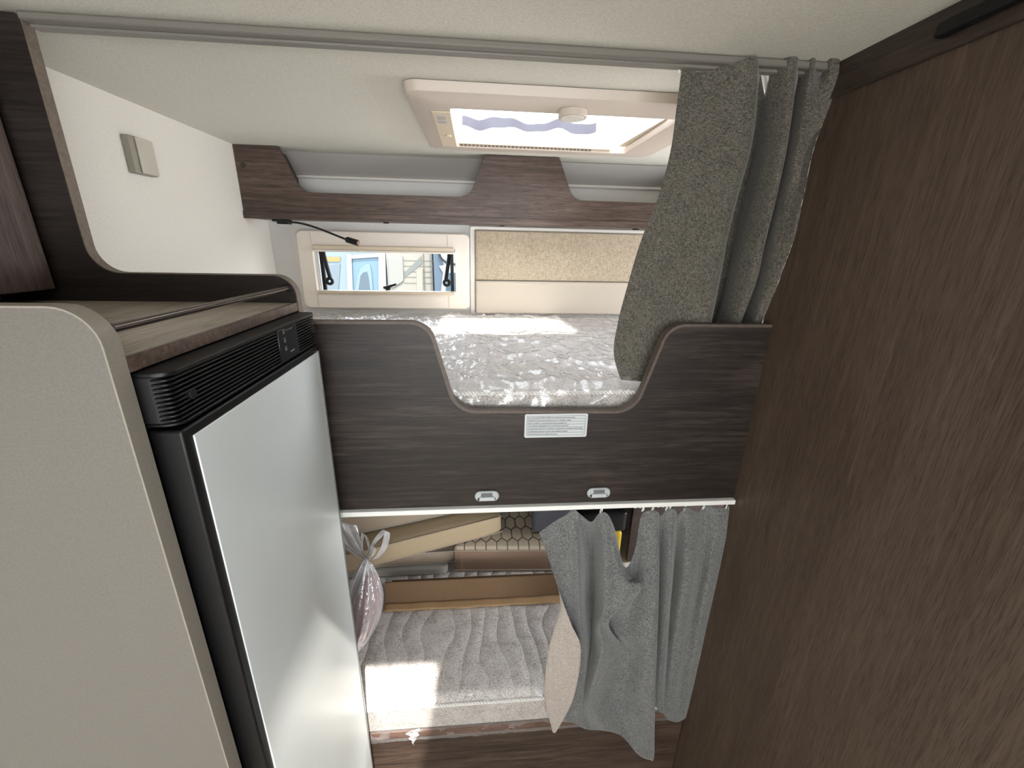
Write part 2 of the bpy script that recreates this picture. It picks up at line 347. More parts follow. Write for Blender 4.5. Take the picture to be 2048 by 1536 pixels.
# ---------------------------------------------------------------- roof hatch
def hatch():
    r = struct(bpy.data.objects.new('window_2', None)); C.objects.link(r); r.location = (0.2, 1.2, 1.97)
    b = MB(); n4 = 9*4
    out = lambda x0, x1, y0, y1, rr: rrect(x0, x1, y0, y1, rr)
    loops = [(out(-0.142, 0.560, 0.949, 1.475, 0.03), 1.979), (out(-0.138, 0.556, 0.953, 1.470, 0.03), 1.962),
             (out(-0.128, 0.546, 0.962, 1.450, 0.025), 1.957), (out(HX0-0.004, HX1+0.004, HY0-0.006, 1.405, 0.006), 1.957),
             (out(HX0, HX1, HY0, 1.41, 0.006), 1.965), (out(HX0+0.001, HX1-0.001, HY0+0.001, HY1-0.001, 0.006), 2.03)]
    L = [[b.bm.verts.new((p[0], p[1], z)) for p in pts] for pts, z in loops]
    for A, B in zip(L, L[1:]):
        for k in range(n4): b.bm.faces.new([A[k], A[(k+1) % n4], B[(k+1) % n4], B[k]])
    b.build('hatch_frame', M_hatch_pl, r)
    # clear dome above the roof
    d = MB(); prof = [(0.0, 2.016), (0.004, 2.06), (0.02, 2.085), (0.06, 2.098)]
    D = [[d.bm.verts.new((p[0], p[1], z)) for p in rrect(HX0-0.03+i, HX1+0.03-i, HY0-0.03+i, HY1+0.03-i, 0.02)] for i, z in prof]
    for A, B in zip(D, D[1:]):
        for k in range(n4): d.bm.faces.new([A[k], A[(k+1) % n4], B[(k+1) % n4], B[k]])
    d.bm.faces.new(D[-1]); d.build('dome', M_dome, r)
    # wavy lavender-grey ribbon across the back of the opening
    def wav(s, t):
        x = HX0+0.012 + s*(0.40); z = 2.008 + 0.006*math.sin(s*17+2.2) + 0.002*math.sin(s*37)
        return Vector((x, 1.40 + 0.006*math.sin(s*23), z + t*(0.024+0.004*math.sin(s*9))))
    MB().sheet(wav, 60, 2).build('wavy_ribbon', plain('lavender_grey_matt', (84, 84, 96), 0.6), r)
    v = MB()
    for i in range(34):
        x = HX0+0.006+i*0.0118; v.box(x, x+0.0075, 1.4030, 1.4048, 1.9600, 1.9635)
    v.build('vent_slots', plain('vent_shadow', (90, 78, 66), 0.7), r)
    v = MB().box(HX0+0.002, HX1-0.04, 1.398, 1.409, 1.9645, 1.9700); v.build('slide_rail', M_cream_pl2, r, bevel=0.001)
    # folded blind carrier on the right side
    MB().prism([(0.453, 1.39), (0.432, 1.39), (0.449, 1.10), (0.453, 1.10)], 'z', 1.972, 1.984).build('blind_carrier', M_cream_pl2, r, bevel=0.001)
    # switch strip on the left leg
    st = MB().box(-0.096, -0.054, 1.06, 1.395, 1.9545, 1.9570).build('switch_strip', M_cream_pl2, r, bevel=0.001)
    for y in (1.085, 1.120): MB().box(-0.086, -0.066, y, y+0.022, 1.9525, 1.9560).build('slider', M_grey_pl, st, bevel=0.001)
    MB().tube([(-0.070, 1.26, 1.9545), (-0.070, 1.26, 1.9500)], 0.008, 14).build('knob', M_cream_pl2, st, bevel=0.001)
    # round lamp on the near leg
    c = at(1149, 212, 1.0); k = MB().tube([(c.x, 1.015, 1.958), (c.x, 1.015, 1.943)], 0.031, 32).build('round_lamp', M_hatch_pl, r, bevel=0.002)
    MB().tube([(c.x, 1.015, 1.9435), (c.x, 1.015, 1.9415)], 0.025, 32).build('lens', M_white_pl, k, bevel=0.0008)
hatch()

# ---------------------------------------------------------------- beds
def quilt(x, y): return 0.5+0.5*math.sin(x*62+2.2*math.sin(y*21))
def patterned(name, base, dark, scale=1.0, wave=True):
    """damask ticking: pale ground with small dark marks and soft wavy quilting"""
    m, t, b = nt(name); tc = t.nodes.new('ShaderNodeTexCoord')
    n = t.nodes.new('ShaderNodeTexNoise'); n.inputs['Scale'].default_value = 210*scale; n.inputs['Detail'].default_value = 1; n.inputs['Distortion'].default_value = 2.5
    n2 = t.nodes.new('ShaderNodeTexNoise'); n2.inputs['Scale'].default_value = 22*scale; n2.inputs['Detail'].default_value = 1
    for k in (n, n2): t.links.new(tc.outputs['Object'], k.inputs['Vector'])
    mu = t.nodes.new('ShaderNodeMath'); mu.operation = 'MULTIPLY_ADD'; mu.inputs[1].default_value = 0.22
    t.links.new(n2.outputs['Fac'], mu.inputs[0]); t.links.new(n.outputs['Fac'], mu.inputs[2])
    r = t.nodes.new('ShaderNodeValToRGB'); r.color_ramp.elements[0].position = 0.60; r.color_ramp.elements[0].color = srgb(base)
    r.color_ramp.elements[1].position = 0.68; r.color_ramp.elements[1].color = srgb(dark)
    t.links.new(mu.outputs[0], r.inputs['Fac']); t.links.new(r.outputs['Color'], b.inputs['Base Color'])
    b.inputs['Roughness'].default_value = 0.75
    w = t.nodes.new('ShaderNodeTexWave'); w.inputs['Scale'].default_value = 5.5; w.inputs['Distortion'].default_value = 7; w.inputs['Detail'].default_value = 0.5
    w.inputs['Detail Scale'].default_value = 1.2; w.bands_direction = 'X'
    t.links.new(tc.outputs['Object'], w.inputs['Vector'])
    pw = t.nodes.new('ShaderNodeMath'); pw.operation = 'POWER'; pw.inputs[1].default_value = 0.35; t.links.new(w.outputs['Fac'], pw.inputs[0])
    u = t.nodes.new('ShaderNodeBump'); u.inputs['Strength'].default_value = 0.35 if wave else 0; u.inputs['Distance'].default_value = 0.012
    t.links.new(pw.outputs[0], u.inputs['Height'])
    u2 = t.nodes.new('ShaderNodeBump'); u2.inputs['Strength'].default_value = 0.5; u2.inputs['Distance'].default_value = 0.001
    t.links.new(n.outputs['Fac'], u2.inputs['Height']); t.links.new(u.outputs['Normal'], u2.inputs['Normal'])
    t.links.new(u2.outputs['Normal'], b.inputs['Normal'])
    return m
M_tick_up = patterned('silver_ticking', (228, 223, 221), (192, 187, 185))
M_tick_low = patterned('grey_ticking', (236, 230, 226), (166, 156, 148))
M_tick_side = patterned('side_ticking', (205, 198, 192), (146, 138, 130), wave=False)
M_rope = plain('white_piping', (226, 224, 220), 0.6)
def rope(x0, x1, y, z, r, parent):
    m = MB(); L = x1-x0; turns = L/0.017
    for ph in (0, math.pi):
        n = int(L/0.0022)
        m.tube([(x0+L*i/n, y+math.cos(ph+2*math.pi*turns*i/n)*r*0.55, z+math.sin(ph+2*math.pi*turns*i/n)*r*0.7) for i in range(n+1)], r*0.55, 6)
    return m.build('piping', M_rope, parent)
def mattress(x0, x1, y0, y1, z0, z1, mt, ms, label, puff=0.006):
    r = thing('mattress', ((x0+x1)/2, y0, z0), label, 'mattress')
    def top(s, t):
        x = x0+(x1-x0)*s; y = y0+(y1-y0)*t
        e = min(1, min(t*(y1-y0), (1-t)*(y1-y0))/0.03); e = math.sqrt(max(0, 1-(1-e)**2))
        return Vector((x, y, z1-0.012+0.012*e + puff*(noise.noise(Vector((x*6, y*6, z1)))) * e))
    b = MB().sheet(top, 90, 50)
    b.build('cover_top', mt, r)
    MB().box(x0, x1, y0, y1, z0, z1-0.010).build('side_band', ms, r, bevel=0.004)
    rope(x0+0.002, x1-0.002, y0-0.001, z1-0.012, 0.0042, r)
    return r
def wrap(owner, label, x0, x1, y0, y1, ztop, zbot, amp, seed, nx=260, ny=120, front=True, near=None):
    """creased clear film lying over the top and down the front of a mattress"""
    L1 = y1-y0; L2 = ztop-zbot; LT = L1+L2+0.01
    def ridged(x, y, s):
        p = Vector((x*s, y*s*1.0, seed)); q = Vector((noise.noise(p*0.6), noise.noise(p*0.6+Vector((9, 3, 1))), 0))*0.9
        return 1-abs(noise.noise(p+q))*2.2
    def fn(s, t):
        x = x0+(x1-x0)*s; d = t*LT
        h = amp*(0.55*max(0, ridged(x, d, 9))**3 + 0.35*max(0, ridged(x+5, d*1.6, 22))**3 + 0.25*max(0, ridged(x*2+9, d*0.7, 30))**2)
        if d < L1:
            y = y1-d; z = ztop+0.003+h; f = d/L1
            if L1-d < 0.012: z -= 0.006*(1-(L1-d)/0.012)
            return Vector((x, y, z))
        dd = d-L1
        return Vector((x, y0-0.008-h*0.7, ztop-0.003-dd))
    o = MB().sheet(fn, nx, ny).build('plastic_wrap', M_film, owner); o['label'] = label
    return o
# upper bunk
m_up = mattress(XL+0.004, XB-0.006, 0.834, 1.768, 1.285, 1.392, M_tick_up, M_tick_side, 'silver grey mattress lying on the upper bunk behind the cut-out panel')
wrap(m_up, 'clear creased plastic film covering the upper bunk mattress', -0.62, 0.62, 0.840, 1.764, 1.396, 1.338, 0.016, 3.1)
t = MB().box(XL+0.001, XB-0.001, 0.822, 1.787, 1.235, 1.284).build('bunk_platform', M_wood_h); tag(t, 'flat brown base board under the upper bunk mattress', 'bed base')
# guard panel
def guard():
    r = thing('bunk_guard_panel', (0.15, 0.81, 1.125), 'dark wood upper bunk front with a dipped cut-out and white notice', 'bunk panel')
    pts = rpoly([(-0.318, 1.124), (XR-0.0005, 1.124), (XR-0.0005, 1.535, 0), (0.388, 1.535, 0.045), (0.336, 1.347, 0.055), (-0.043, 1.353, 0.055), (-0.092, 1.537, 0.045), (-0.318, 1.537, 0)])
    MB().prism(pts, 'y', 0.800, 0.816).build('panel', M_wood_h, r)
    # edge band following the upper outline
    top = pts[2:]; b = MB(); prev = None
    path = []
    for i, p in enumerate(top):
        a = Vector(top[max(i-1, 0)]); c = Vector(top[min(i+1, len(top)-1)]); d = (c-a).normalized(); nrm = Vector((d.y, -d.x))
        path.append((Vector(p), nrm))
    for p, nrm in path:
        q = p + nrm*0.0022 if False else p - nrm*(-0.0022)
        i_ = p - nrm*0.0035
        ring = [b.bm.verts.new((i_.x, 0.7985, i_.y)), b.bm.verts.new((q.x, 0.7985, q.y)), b.bm.verts.new((q.x, 0.8175, q.y)), b.bm.verts.new((i_.x, 0.8175, i_.y))]
        if prev:
            for k in range(4): b.bm.faces.new([prev[k], prev[(k+1) % 4], ring[(k+1) % 4], ring[k]])
        prev = ring
    o = b.build('edge_band', M_edge_dark, r)
    # notice
    lb = MB().prism(rrect(0.1005, 0.2360, 1.2905, 1.3450, 0.004), 'y', 0.7992, 0.8002).build('notice_label', plain('label_white', (196, 200, 200), 0.5), r)
    lb['label'] = 'small white notice with lines of fine print'
    w = MB(); x0, x1, z0, z1 = 0.1055, 0.2310, 1.2955, 1.3400
    for k in range(8):
        z = z1-(z1-z0)*k/7; w.box(x0, x1, 0.7988, 0.7992, z-0.0003, z+0.0003)
    for x in (x0, x1): w.box(x-0.0003, x+0.0003, 0.7988, 0.7992, z0, z1)
    w.build('ruled_lines', plain('label_rule', (92, 102, 120), 0.6), lb)
    w = MB(); rr = random.Random(4)
    for k, frac in enumerate((0.83, 0.76, 0.68, 0.72, 0.98, 0.71, 0.53)):
        z = z1-(z1-z0)*(k+0.55)/7; x = x0+0.002; end = x0+0.002+(x1-x0-0.004)*frac
        while x < end:
            wl = rr.uniform(0.002, 0.006)
            xx = x
            while xx < min(x+wl, end):
                h = rr.choice((0.0011, 0.0015, 0.0019)); w.box(xx, xx+0.0007, 0.7988, 0.7992, z-0.0009, z-0.0009+h); xx += 0.0010
            x += wl+0.0010
    w.build('fine_print', plain('label_ink', (60, 64, 74), 0.6), lb)
    # ladder sockets
    for cx in (0.021, 0.275):
        z = 1.1505; s = MB().prism(rrect(cx-0.027, cx+0.027, z-0.012, z+0.013, 0.012), 'y', 0.7925, 0.8005).build('ladder_socket', plain('light_grey_plastic', (176, 180, 182), 0.35), r, bevel=0.003)
        s['label'] = 'oval pale grey ladder socket with two screws'
        MB().prism(rrect(cx-0.017, cx+0.017, z-0.008, z+0.001, 0.002), 'y', 0.7885, 0.7930).build('clip_bar', plain('light_grey_plastic_bar', (188, 192, 196), 0.3), s, bevel=0.0015)
        MB().box(cx-0.013, cx+0.012, 0.7915, 0.7928, z+0.002, z+0.010).build('slot', plain('slot_grey', (96, 100, 102), 0.6), s)
        for dx in (-0.018, 0.016): MB().tube([(cx+dx, 0.7928, z-0.0045), (cx+dx, 0.7905, z-0.0045)], 0.0032, 12).build('screw', plain('screw_dark', (70, 74, 70), 0.35, metal=0.6), s)
guard()
# lower bunk
m_low = mattress(-0.79, 1.27, 0.805, 1.768, 0.402, 0.500, M_tick_low, M_tick_side, 'grey patterned mattress lying on the lower bunk')
wrap(m_low, 'clear plastic film over the lower bunk mattress, hanging past its front edge', -0.306, 0.60, 0.812, 1.10, 0.504, 0.372, 0.005, 8.4, nx=200, ny=90)
def bedbox():
    r = thing('bed_box', (0.15, 0.81, 0.0), 'dark brown wooden front and base under the lower bunk mattress', 'bed base')
    MB().box(-0.79, XR-0.002, 0.806, 0.822, 0.001, 0.399).build('front_board', wood('walnut_base', (46, 36, 31), (68, 54, 46), (98, 81, 70), 'x'), r, bevel=0.001)
    MB().box(-0.79, XB-0.002, 0.823, 1.787, 0.375, 0.400).build('base_board', M_wood_h, r)
    MB().box(-0.318, XR-0.002, 0.802, 0.806, 0.372, 0.399).build('top_strip', wood('walnut_red', (86, 66, 58), (104, 82, 73), (122, 98, 88), 'x'), r, bevel=0.001)
bedbox()

# ---------------------------------------------------------------- rails
t = MB().prism(rpoly([(0.789, 1.112), (0.816, 1.112), (0.816, 1.1235), (0.789, 1.1235, 0.002)]), 'x', -0.318, XR-0.002).build('curtain_rail', M_rail_wh, bevel=0.001)
tag(t, 'slim white curtain rail along the underside of the bunk front panel', 'curtain rail')
rc = thing('ceiling_curtain_track', (0, 0.80, 1.965), 'pale grey curtain track running across the ceiling', 'curtain rail')
MB().box(-0.640, XR-0.007, 0.770, 0.785, 1.968, 1.9795).build('face_strip', plain('track_dark', (118, 113, 106), 0.5), rc, bevel=0.003)
MB().box(-0.640, XR-0.007, 0.7855, 0.802, 1.965, 1.9795).build('channel', plain('track_grey', (128, 124, 117), 0.45), rc, bevel=0.002)
MB().box(-0.640, XR-0.007, 0.8025, 0.806, 1.971, 1.9795).build('lip', M_white_pl, rc, bevel=0.001)

# ---------------------------------------------------------------- curtains
def grid_sheet(cols, nu, nv, wob=0.0, seed=0, floor=0.0):
    """cols[c][r] = (u, v, depth) control points of a cloth; smooth surface through them"""
    def fn(s, t):
        strands = [cr(c, t) for c in cols]
        u, v, y = cr(strands, s)
        p = at(u, v, y)
        p.z = max(p.z, floor); p.x = min(p.x, 0.6055)
        if wob: p.y += wob*noise.noise(Vector((p.x*14, p.z*5, seed)))
        return p
    return MB().sheet(fn, nu, nv)
def hook(p, parent, r=0.006):
    m = MB().ring((p.x, p.y, p.z), r, 0.0013, (0.75, 0.66, 0), (0, 0, 1), a0=-60, a1=230, n=18, m=6)
    m.tube([(p.x, p.y, p.z+r), (p.x, p.y, p.z+r+0.006)], 0.0016, 6)
    return m.build('hook', M_rail_wh, parent)
def upper_curtain():
    r = thing('upper_curtain', (0.45, 0.83, 1.395), 'long grey curtain hanging from the ceiling track over the upper bunk', 'curtain')
    V = [0, 210, 300, 390, 480, 560, 645, 710, 772]
    top = [(1364,132),(1400,144),(1460,128),(1512,113),(1521,150),(1530,194),(1546,128),(1590,113),(1604,124),(1626,114),(1642,122),(1662,113),(1680,113)]
    U = {210:(1353,1395,1450,1510,1503,1516,1545,1583,1586,1610,1620,1640,1655),
         300:(1341,1380,1432,1497,1487,1509,1532,1572,1568,1592,1600,1618,1630),
         390:(1318,1360,1415,1474,1465,1488,1512,1552,1545,1568,1576,1592,1602),
         480:(1283,1335,1392,1452,1443,1469,1490,1530,1522,1545,1552,1568,1578),
         560:(1258,1312,1374,1437,1427,1452,1470,1512,1504,1530,1540,1560,1567),
         645:(1236,1285,1350,1420,1408,1430,1445,1480,1474,1505,1520,1535,1548),
         710:(1228,1270,1330,1400,1395,1400,1430,1462,1460,1490,1505,1520,1530),
         772:(1246,1268,1296,1350,1380,1390,1420,1440,1445,1470,1485,1500,1510)}
    Yt = (0.800,0.800,0.775,0.764,0.812,0.820,0.790,0.764,0.800,0.764,0.795,0.762,0.762)
    Ym = (0.860,0.852,0.836,0.824,0.925,0.930,0.866,0.830,0.915,0.835,0.910,0.835,0.860)
    cols = []
    for c in range(13):
        col = [(top[c][0], top[c][1], Yt[c])]
        for v in V[1:]:
            f = min(1, (v-115)/300); f = f*f*(3-2*f)
            y = Yt[c]*(1-f)+Ym[c]*f
            vv = v
            if v >= 700: y = max(y, 0.845); vv = v-6*(c > 4)
            col.append((U[v][c], vv, y))
        cols.append(col)
    for c in (10, 11, 12):
        cols[c] = [(u+(16 if 150 < v < 640 else 0), v, (y if v < 150 else 0.776 if v < 250 else 0.792+0.015*(c == 10) if v < 500 else 0.808 if v < 600 else 0.832)) for u, v, y in cols[c]]
    o = grid_sheet(cols, 150, 110, 0.004, 2, floor=1.4005).build('cloth', [M_lining, M_curtain], r, recalc=False)
    s = o.modifiers.new('thick', 'SOLIDIFY'); s.thickness = 0.0016; s.material_offset = 1; s.material_offset_rim = 1; s.offset = 0
    for u, v, y in ((1361, 140, 0.802), (1364, 128, 0.802), (1530, 124, 0.802), (1590, 118, 0.805), (1640, 118, 0.805)): hook(at(u, v, y), r)
    # white heading tape showing where the cloth sags away
    MB().tube([at(1524, 130, 0.806), at(1531, 160, 0.822), at(1534, 190, 0.832)], 0.003, 6, radii=[0.0035, 0.0028, 0.002]).build('heading_tape', M_rail_wh, r)
upper_curtain()
def lower_curtain():
    r = thing('lower_curtain', (0.38, 0.78, 0.22), 'short grey melange curtain hanging in front of the lower bunk, pale lining turned out', 'curtain')
    rows = [
     [(1078,1066,.782),(1093,1105,.780),(1124,1198,.772),(1162,1300,.750),(1147,1395,.748),(1111,1466,.757)],
     [(1108,1044,.786),(1112,1105,.786),(1122,1203,.784),(1097,1305,.774),(1090,1395,.770),(1106,1462,.765)],
     [(1130,1031,.790),(1135,1105,.790),(1145,1205,.792),(1135,1300,.792),(1122,1395,.792),(1128,1440,.790)],
     [(1147,1019,.790),(1157,1105,.775),(1160,1205,.775),(1166,1300,.775),(1158,1400,.778),(1150,1446,.778)],
     [(1160,1028,.798),(1170,1108,.805),(1172,1202,.808),(1176,1300,.805),(1168,1400,.798),(1163,1455,.792)],
     [(1182,1044,.797),(1186,1110,.812),(1188,1200,.814),(1181,1300,.812),(1167,1400,.790),(1180,1460,.786)],
     [(1200,1026,.790),(1205,1108,.768),(1205,1200,.758),(1203,1295,.750),(1183,1400,.750),(1205,1461,.772)],
     [(1216,1030,.788),(1224,1105,.764),(1228,1200,.752),(1220,1300,.778),(1206,1400,.778),(1225,1464,.770)],
     [(1232,1068,.786),(1238,1130,.760),(1248,1200,.748),(1240,1300,.797),(1230,1400,.796),(1242,1472,.770)],
     [(1242,1118,.784),(1252,1155,.762),(1268,1188,.746),(1257,1300,.796),(1250,1400,.790),(1258,1488,.768)],
     [(1254,1134,.792),(1266,1158,.766),(1283,1176,.750),(1272,1300,.778),(1268,1400,.766),(1273,1506,.766)],
     [(1270,1098,.797),(1272,1140,.797),(1266,1200,.797),(1286,1300,.758),(1282,1400,.752),(1286,1515,.762)],
     [(1284,1030,.792),(1288,1110,.782),(1293,1200,.776),(1299,1300,.750),(1297,1400,.746),(1298,1519,.758)],
     [(1312,1022,.786),(1317,1110,.776),(1316,1200,.772),(1313,1300,.754),(1309,1400,.750),(1308,1512,.760)],
     [(1320,1032,.800),(1316,1110,.806),(1314,1200,.806),(1311,1300,.802),(1308,1380,.798),(1309,1418,.798)],
     [(1334,1020,.788),(1334,1110,.784),(1329,1200,.782),(1323,1300,.782),(1316,1395,.784),(1320,1424,.784)],
     [(1348,1018,.788),(1344,1110,.784),(1338,1200,.782),(1331,1300,.782),(1323,1395,.784),(1328,1430,.784)],
     [(1356,1030,.802),(1350,1110,.806),(1343,1200,.806),(1336,1300,.804),(1329,1400,.798),(1335,1438,.796)],
     [(1372,1014,.788),(1370,1110,.784),(1358,1200,.784),(1346,1300,.784),(1336,1400,.784),(1344,1442,.784)],
     [(1396,1024,.790),(1390,1110,.784),(1376,1200,.782),(1362,1300,.782),(1348,1400,.782),(1353,1444,.782)],
     [(1409,1010,.798),(1405,1110,.800),(1390,1200,.800),(1374,1300,.798),(1358,1400,.796),(1360,1442,.796)],
     [(1435,1016,.790),(1424,1110,.786),(1408,1200,.784),(1390,1300,.784),(1370,1400,.784),(1366,1439,.784)],
     [(1459,1012,.794),(1447,1110,.796),(1428,1200,.796),(1405,1300,.796),(1380,1400,.796),(1371,1434,.796)]]
    over = {6: (1196, 1250, .756), 7: (1206, 1248, .750), 8: (1217, 1246, .746), 9: (1205, 1252, .792), 10: (1224, 1256, .796), 11: (1252, 1256, .788), 12: (1292, 1250, .760)}
    for k, c in enumerate(rows):
        a, b = c[2], c[3]; c.insert(3, over.get(k, ((a[0]+b[0])/2, (a[1]+b[1])/2, (a[2]+b[2])/2)))
    deep = lambda v: max(0, min(1, (v-1040)/60))*max(0, min(1, (1330-v)/60))
    rows = [[(u, v, min(y, .797) + deep(v)*max(0, y-.797)*4.0) for u, v, y in c] for c in rows]
    o = grid_sheet(rows, 230, 110, 0.002, 5).build('cloth', [M_lining, M_curtain_low], r, recalc=False)
    s = o.modifiers.new('thick', 'SOLIDIFY'); s.thickness = 0.0015; s.material_offset = 1; s.material_offset_rim = 1; s.offset = 0
    for u, v in ((1147,1017),(1203,1016),(1287,1013),(1306,1015),(1334,1012),(1341,1012),(1372,1007),(1409,1005),(1455,1005)):
        p = at(u, v, 0.792); p.z = min(p.z, 1.1045); hook(p, r, 0.0045)
lower_curtain()
for k, (u, v) in enumerate(((1271, 1010), (1281, 1011), (1318, 1008), (1327, 1008))):
    pos = at(u, v, 0.803); pos.z = 1.1075
    g = MB().ring((pos.x, pos.y, pos.z-0.002), 0.0034, 0.0011, (1, 0, 0), (0, 0, 1), n=16, m=6).build('curtain_glider', M_rail_wh)
    tag(g, ('leftmost empty white glider in the white rail above the lower curtain', 'second empty white glider from the left in the white rail', 'third empty white glider from the left in the white rail', 'rightmost empty white glider in the white rail above the lower curtain')[k], 'curtain glider', 'spare gliders in the white rail')

# ---------------------------------------------------------------- shelf above the back wall
def shelf():
    r = thing('wall_shelf', (0.2, 1.71, 1.753), 'brown wooden shelf with two scooped openings, high on the back wall', 'shelf')
    o = rpoly([(XL+0.002, 1.752), (XB-0.002, 1.752), (XB-0.002, 1.979), (0.90, 1.979, 0.0), (0.868, 1.842, 0.05), (0.355, 1.842, 0.055), (0.296, 1.9785), (0.034, 1.9785),
               (-0.022, 1.841, 0.055), (-0.600, 1.840, 0.060), (-0.655, 1.9785), (XL+0.002, 1.9785)])
    MB().prism(o, 'y', 1.618, 1.633).build('front_board', M_wood_shelf, r, bevel=0.0008)
    MB().box(XL+0.002, XB-0.002, 1.633, 1.773, 1.754, 1.766).build('bottom_board', M_wood_shelf, r)
    MB().box(XL+0.002, XB-0.002, 1.612, 1.618, 1.752, 1.775).build('lower_lip', M_wood_shelf, r, bevel=0.001)
    MB().prism([(1.634, 1.767), (1.773, 1.767), (1.773, 1.90), (1.690, 1.965), (1.634, 1.965)], 'x', -0.672, -0.660).build('end_divider', M_wood_trim, r)
    c = at(486, 330, 1.618); MB().tube([(c.x, 1.6185, c.z), (c.x, 1.616, c.z)], 0.0085, 20).build('cover_cap', M_wood_trim, r)
    for x in (-0.33, 0.10, 0.62): MB().box(x-0.008, x+0.008, 1.66, 1.69, 1.7485, 1.754).build('clip', M_black, r, bevel=0.001)
shelf()
def reading_lamp():
    a = at(562, 446, 1.60); b = at(716, 486, 1.48)
    r = thing('reading_lamp', (a.x, 1.625, 1.751), 'black gooseneck reading lamp under the left end of the high shelf', 'lamp')
    MB().box(a.x-0.020, a.x+0.020, 1.612, 1.645, 1.736, 1.7515).build('base', M_black, r, bevel=0.002)
    MB().box(a.x-0.038, a.x-0.021, 1.619, 1.64, 1.744, 1.7515).build('mounting_plate', M_black_rough, r, bevel=0.001)
    pts = [at(578, 444, 1.60), at(598, 446, 1.59), at(625, 453, 1.57), at(655, 464, 1.54), at(680, 474, 1.51), at(693, 479, 1.495)]
    path = [Vector(cr([tuple(p) for p in pts], k/30)) for k in range(31)]
    MB().tube(path, 0.0035, 10).build('gooseneck', M_black, r)
    d = (b-path[-1]).normalized(); p0 = path[-1]-d*0.002
    h = MB().tube([p0, p0+d*0.004, b], 0.009, 16, radii=[0.006, 0.0095, 0.0095]).build('lamp_head', M_black, r, bevel=0.001)
    MB().tube([b, b+d*0.0012], 0.0065, 14).build('lens', plain('lamp_lens', (150, 120, 112), 0.3), h)
reading_lamp()

# ---------------------------------------------------------------- padded wall panel
def pad():
    r = thing('padded_wall_panel', (0.6, 1.78, 1.41), 'beige fabric padded panel on the back wall beside the window', 'wall panel')
    MB().prism(rrect(-0.002, XB-0.004, 1.543, 1.737, 0.006), 'y', 1.764, 1.789).build('upper_pad', M_pad_top, r, bevel=0.006, seg=3)
    a = MB().prism(rrect(-0.002, XB-0.004, 1.405, 1.541, 0.006), 'y', 1.758, 1.789).build('lower_pad', M_pad_low, r, bevel=0.006, seg=3)
    MB().box(0.0, XB-0.008, 1.7572, 1.7582, 1.5285, 1.5297).build('stitching', M_cream_pl2, a)
pad()

# ---------------------------------------------------------------- fixture on the left wall
def fixture():
    r = thing('wall_light', (-0.795, 1.19, 1.82), 'small pale grey box light on the cream upper left wall', 'wall light')
    MB().box(-0.7995, -0.782, 1.135, 1.205, 1.822, 1.902).build('housing', plain('fixture_grey', (150, 146, 132), 0.5), r, bevel=0.003)
    MB().box(-0.7818, -0.7770, 1.150, 1.203, 1.824, 1.900).build('cover', plain('fixture_pale', (196, 190, 176), 0.4), r, bevel=0.002)
fixture()

# ================================================================ left side: cabinet, fridge
XF = -0.318
# grey partition at the near side of the fridge
r = thing('grey_partition_panel', (-0.55, 0.38, 0.0), 'pale grey upright panel with rounded top corner in the left foreground', 'panel')
o = rpoly([(-0.798, 0.001), (XF, 0.001), (XF, 1.624, 0.034), (-0.798, 1.624)])
MB().prism(o, 'y', 0.3725, 0.3905).build('board', M_panel, r, bevel=0.0006)
b = MB(); prev = None
ol = o[1:]
for i, p in enumerate(ol):
    a = Vector(ol[max(i-1, 0)]); c = Vector(ol[min(i+1, len(ol)-1)]); d = (c-a).normalized(); nn = Vector((d.y, -d.x)); p = Vector(p)
    ring = [b.bm.verts.new((p.x-nn.x*0.0005, 0.3721, p.y-nn.y*0.0005)), b.bm.verts.new((p.x+nn.x*0.0012, 0.3721, p.y+nn.y*0.0012)), b.bm.verts.new((p.x+nn.x*0.0012, 0.3909, p.y+nn.y*0.0012)), b.bm.verts.new((p.x-nn.x*0.0005, 0.3909, p.y-nn.y*0.0005))]
    if prev:
        for k in range(4): b.bm.faces.new([prev[k], prev[(k+1) % 4], ring[(k+1) % 4], ring[k]])
    prev = ring
b.build('edge_band', M_panel_edge, r)
# tall brown side panel with swept cut-out
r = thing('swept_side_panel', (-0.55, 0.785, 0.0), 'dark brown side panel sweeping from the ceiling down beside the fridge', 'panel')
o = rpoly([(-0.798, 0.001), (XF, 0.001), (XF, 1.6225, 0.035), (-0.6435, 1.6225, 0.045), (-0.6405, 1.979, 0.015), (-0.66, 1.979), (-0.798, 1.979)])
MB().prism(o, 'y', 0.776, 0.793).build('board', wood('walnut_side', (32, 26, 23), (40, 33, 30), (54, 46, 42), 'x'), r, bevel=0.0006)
b = MB(); prev = None; ol = o[1:-1]
for i, p in enumerate(ol):
    a = Vector(ol[max(i-1, 0)]); c = Vector(ol[min(i+1, len(ol)-1)]); d = (c-a).normalized(); nn = Vector((d.y, -d.x)); p = Vector(p)
    if p.y > 1.9785: p.y = 1.9785
    ring = [b.bm.verts.new((p.x-nn.x*0.0005, 0.7756, p.y-nn.y*0.0005)), b.bm.verts.new((p.x+nn.x*0.0010, 0.7756, p.y+nn.y*0.0010)), b.bm.verts.new((p.x+nn.x*0.0010, 0.7934, p.y+nn.y*0.0010)), b.bm.verts.new((p.x-nn.x*0.0005, 0.7934, p.y-nn.y*0.0005))]
    if prev:
        for k in range(4): b.bm.faces.new([prev[k], prev[(k+1) % 4], ring[(k+1) % 4], ring[k]])
    prev = ring
b.build('edge_band', M_edge, r)
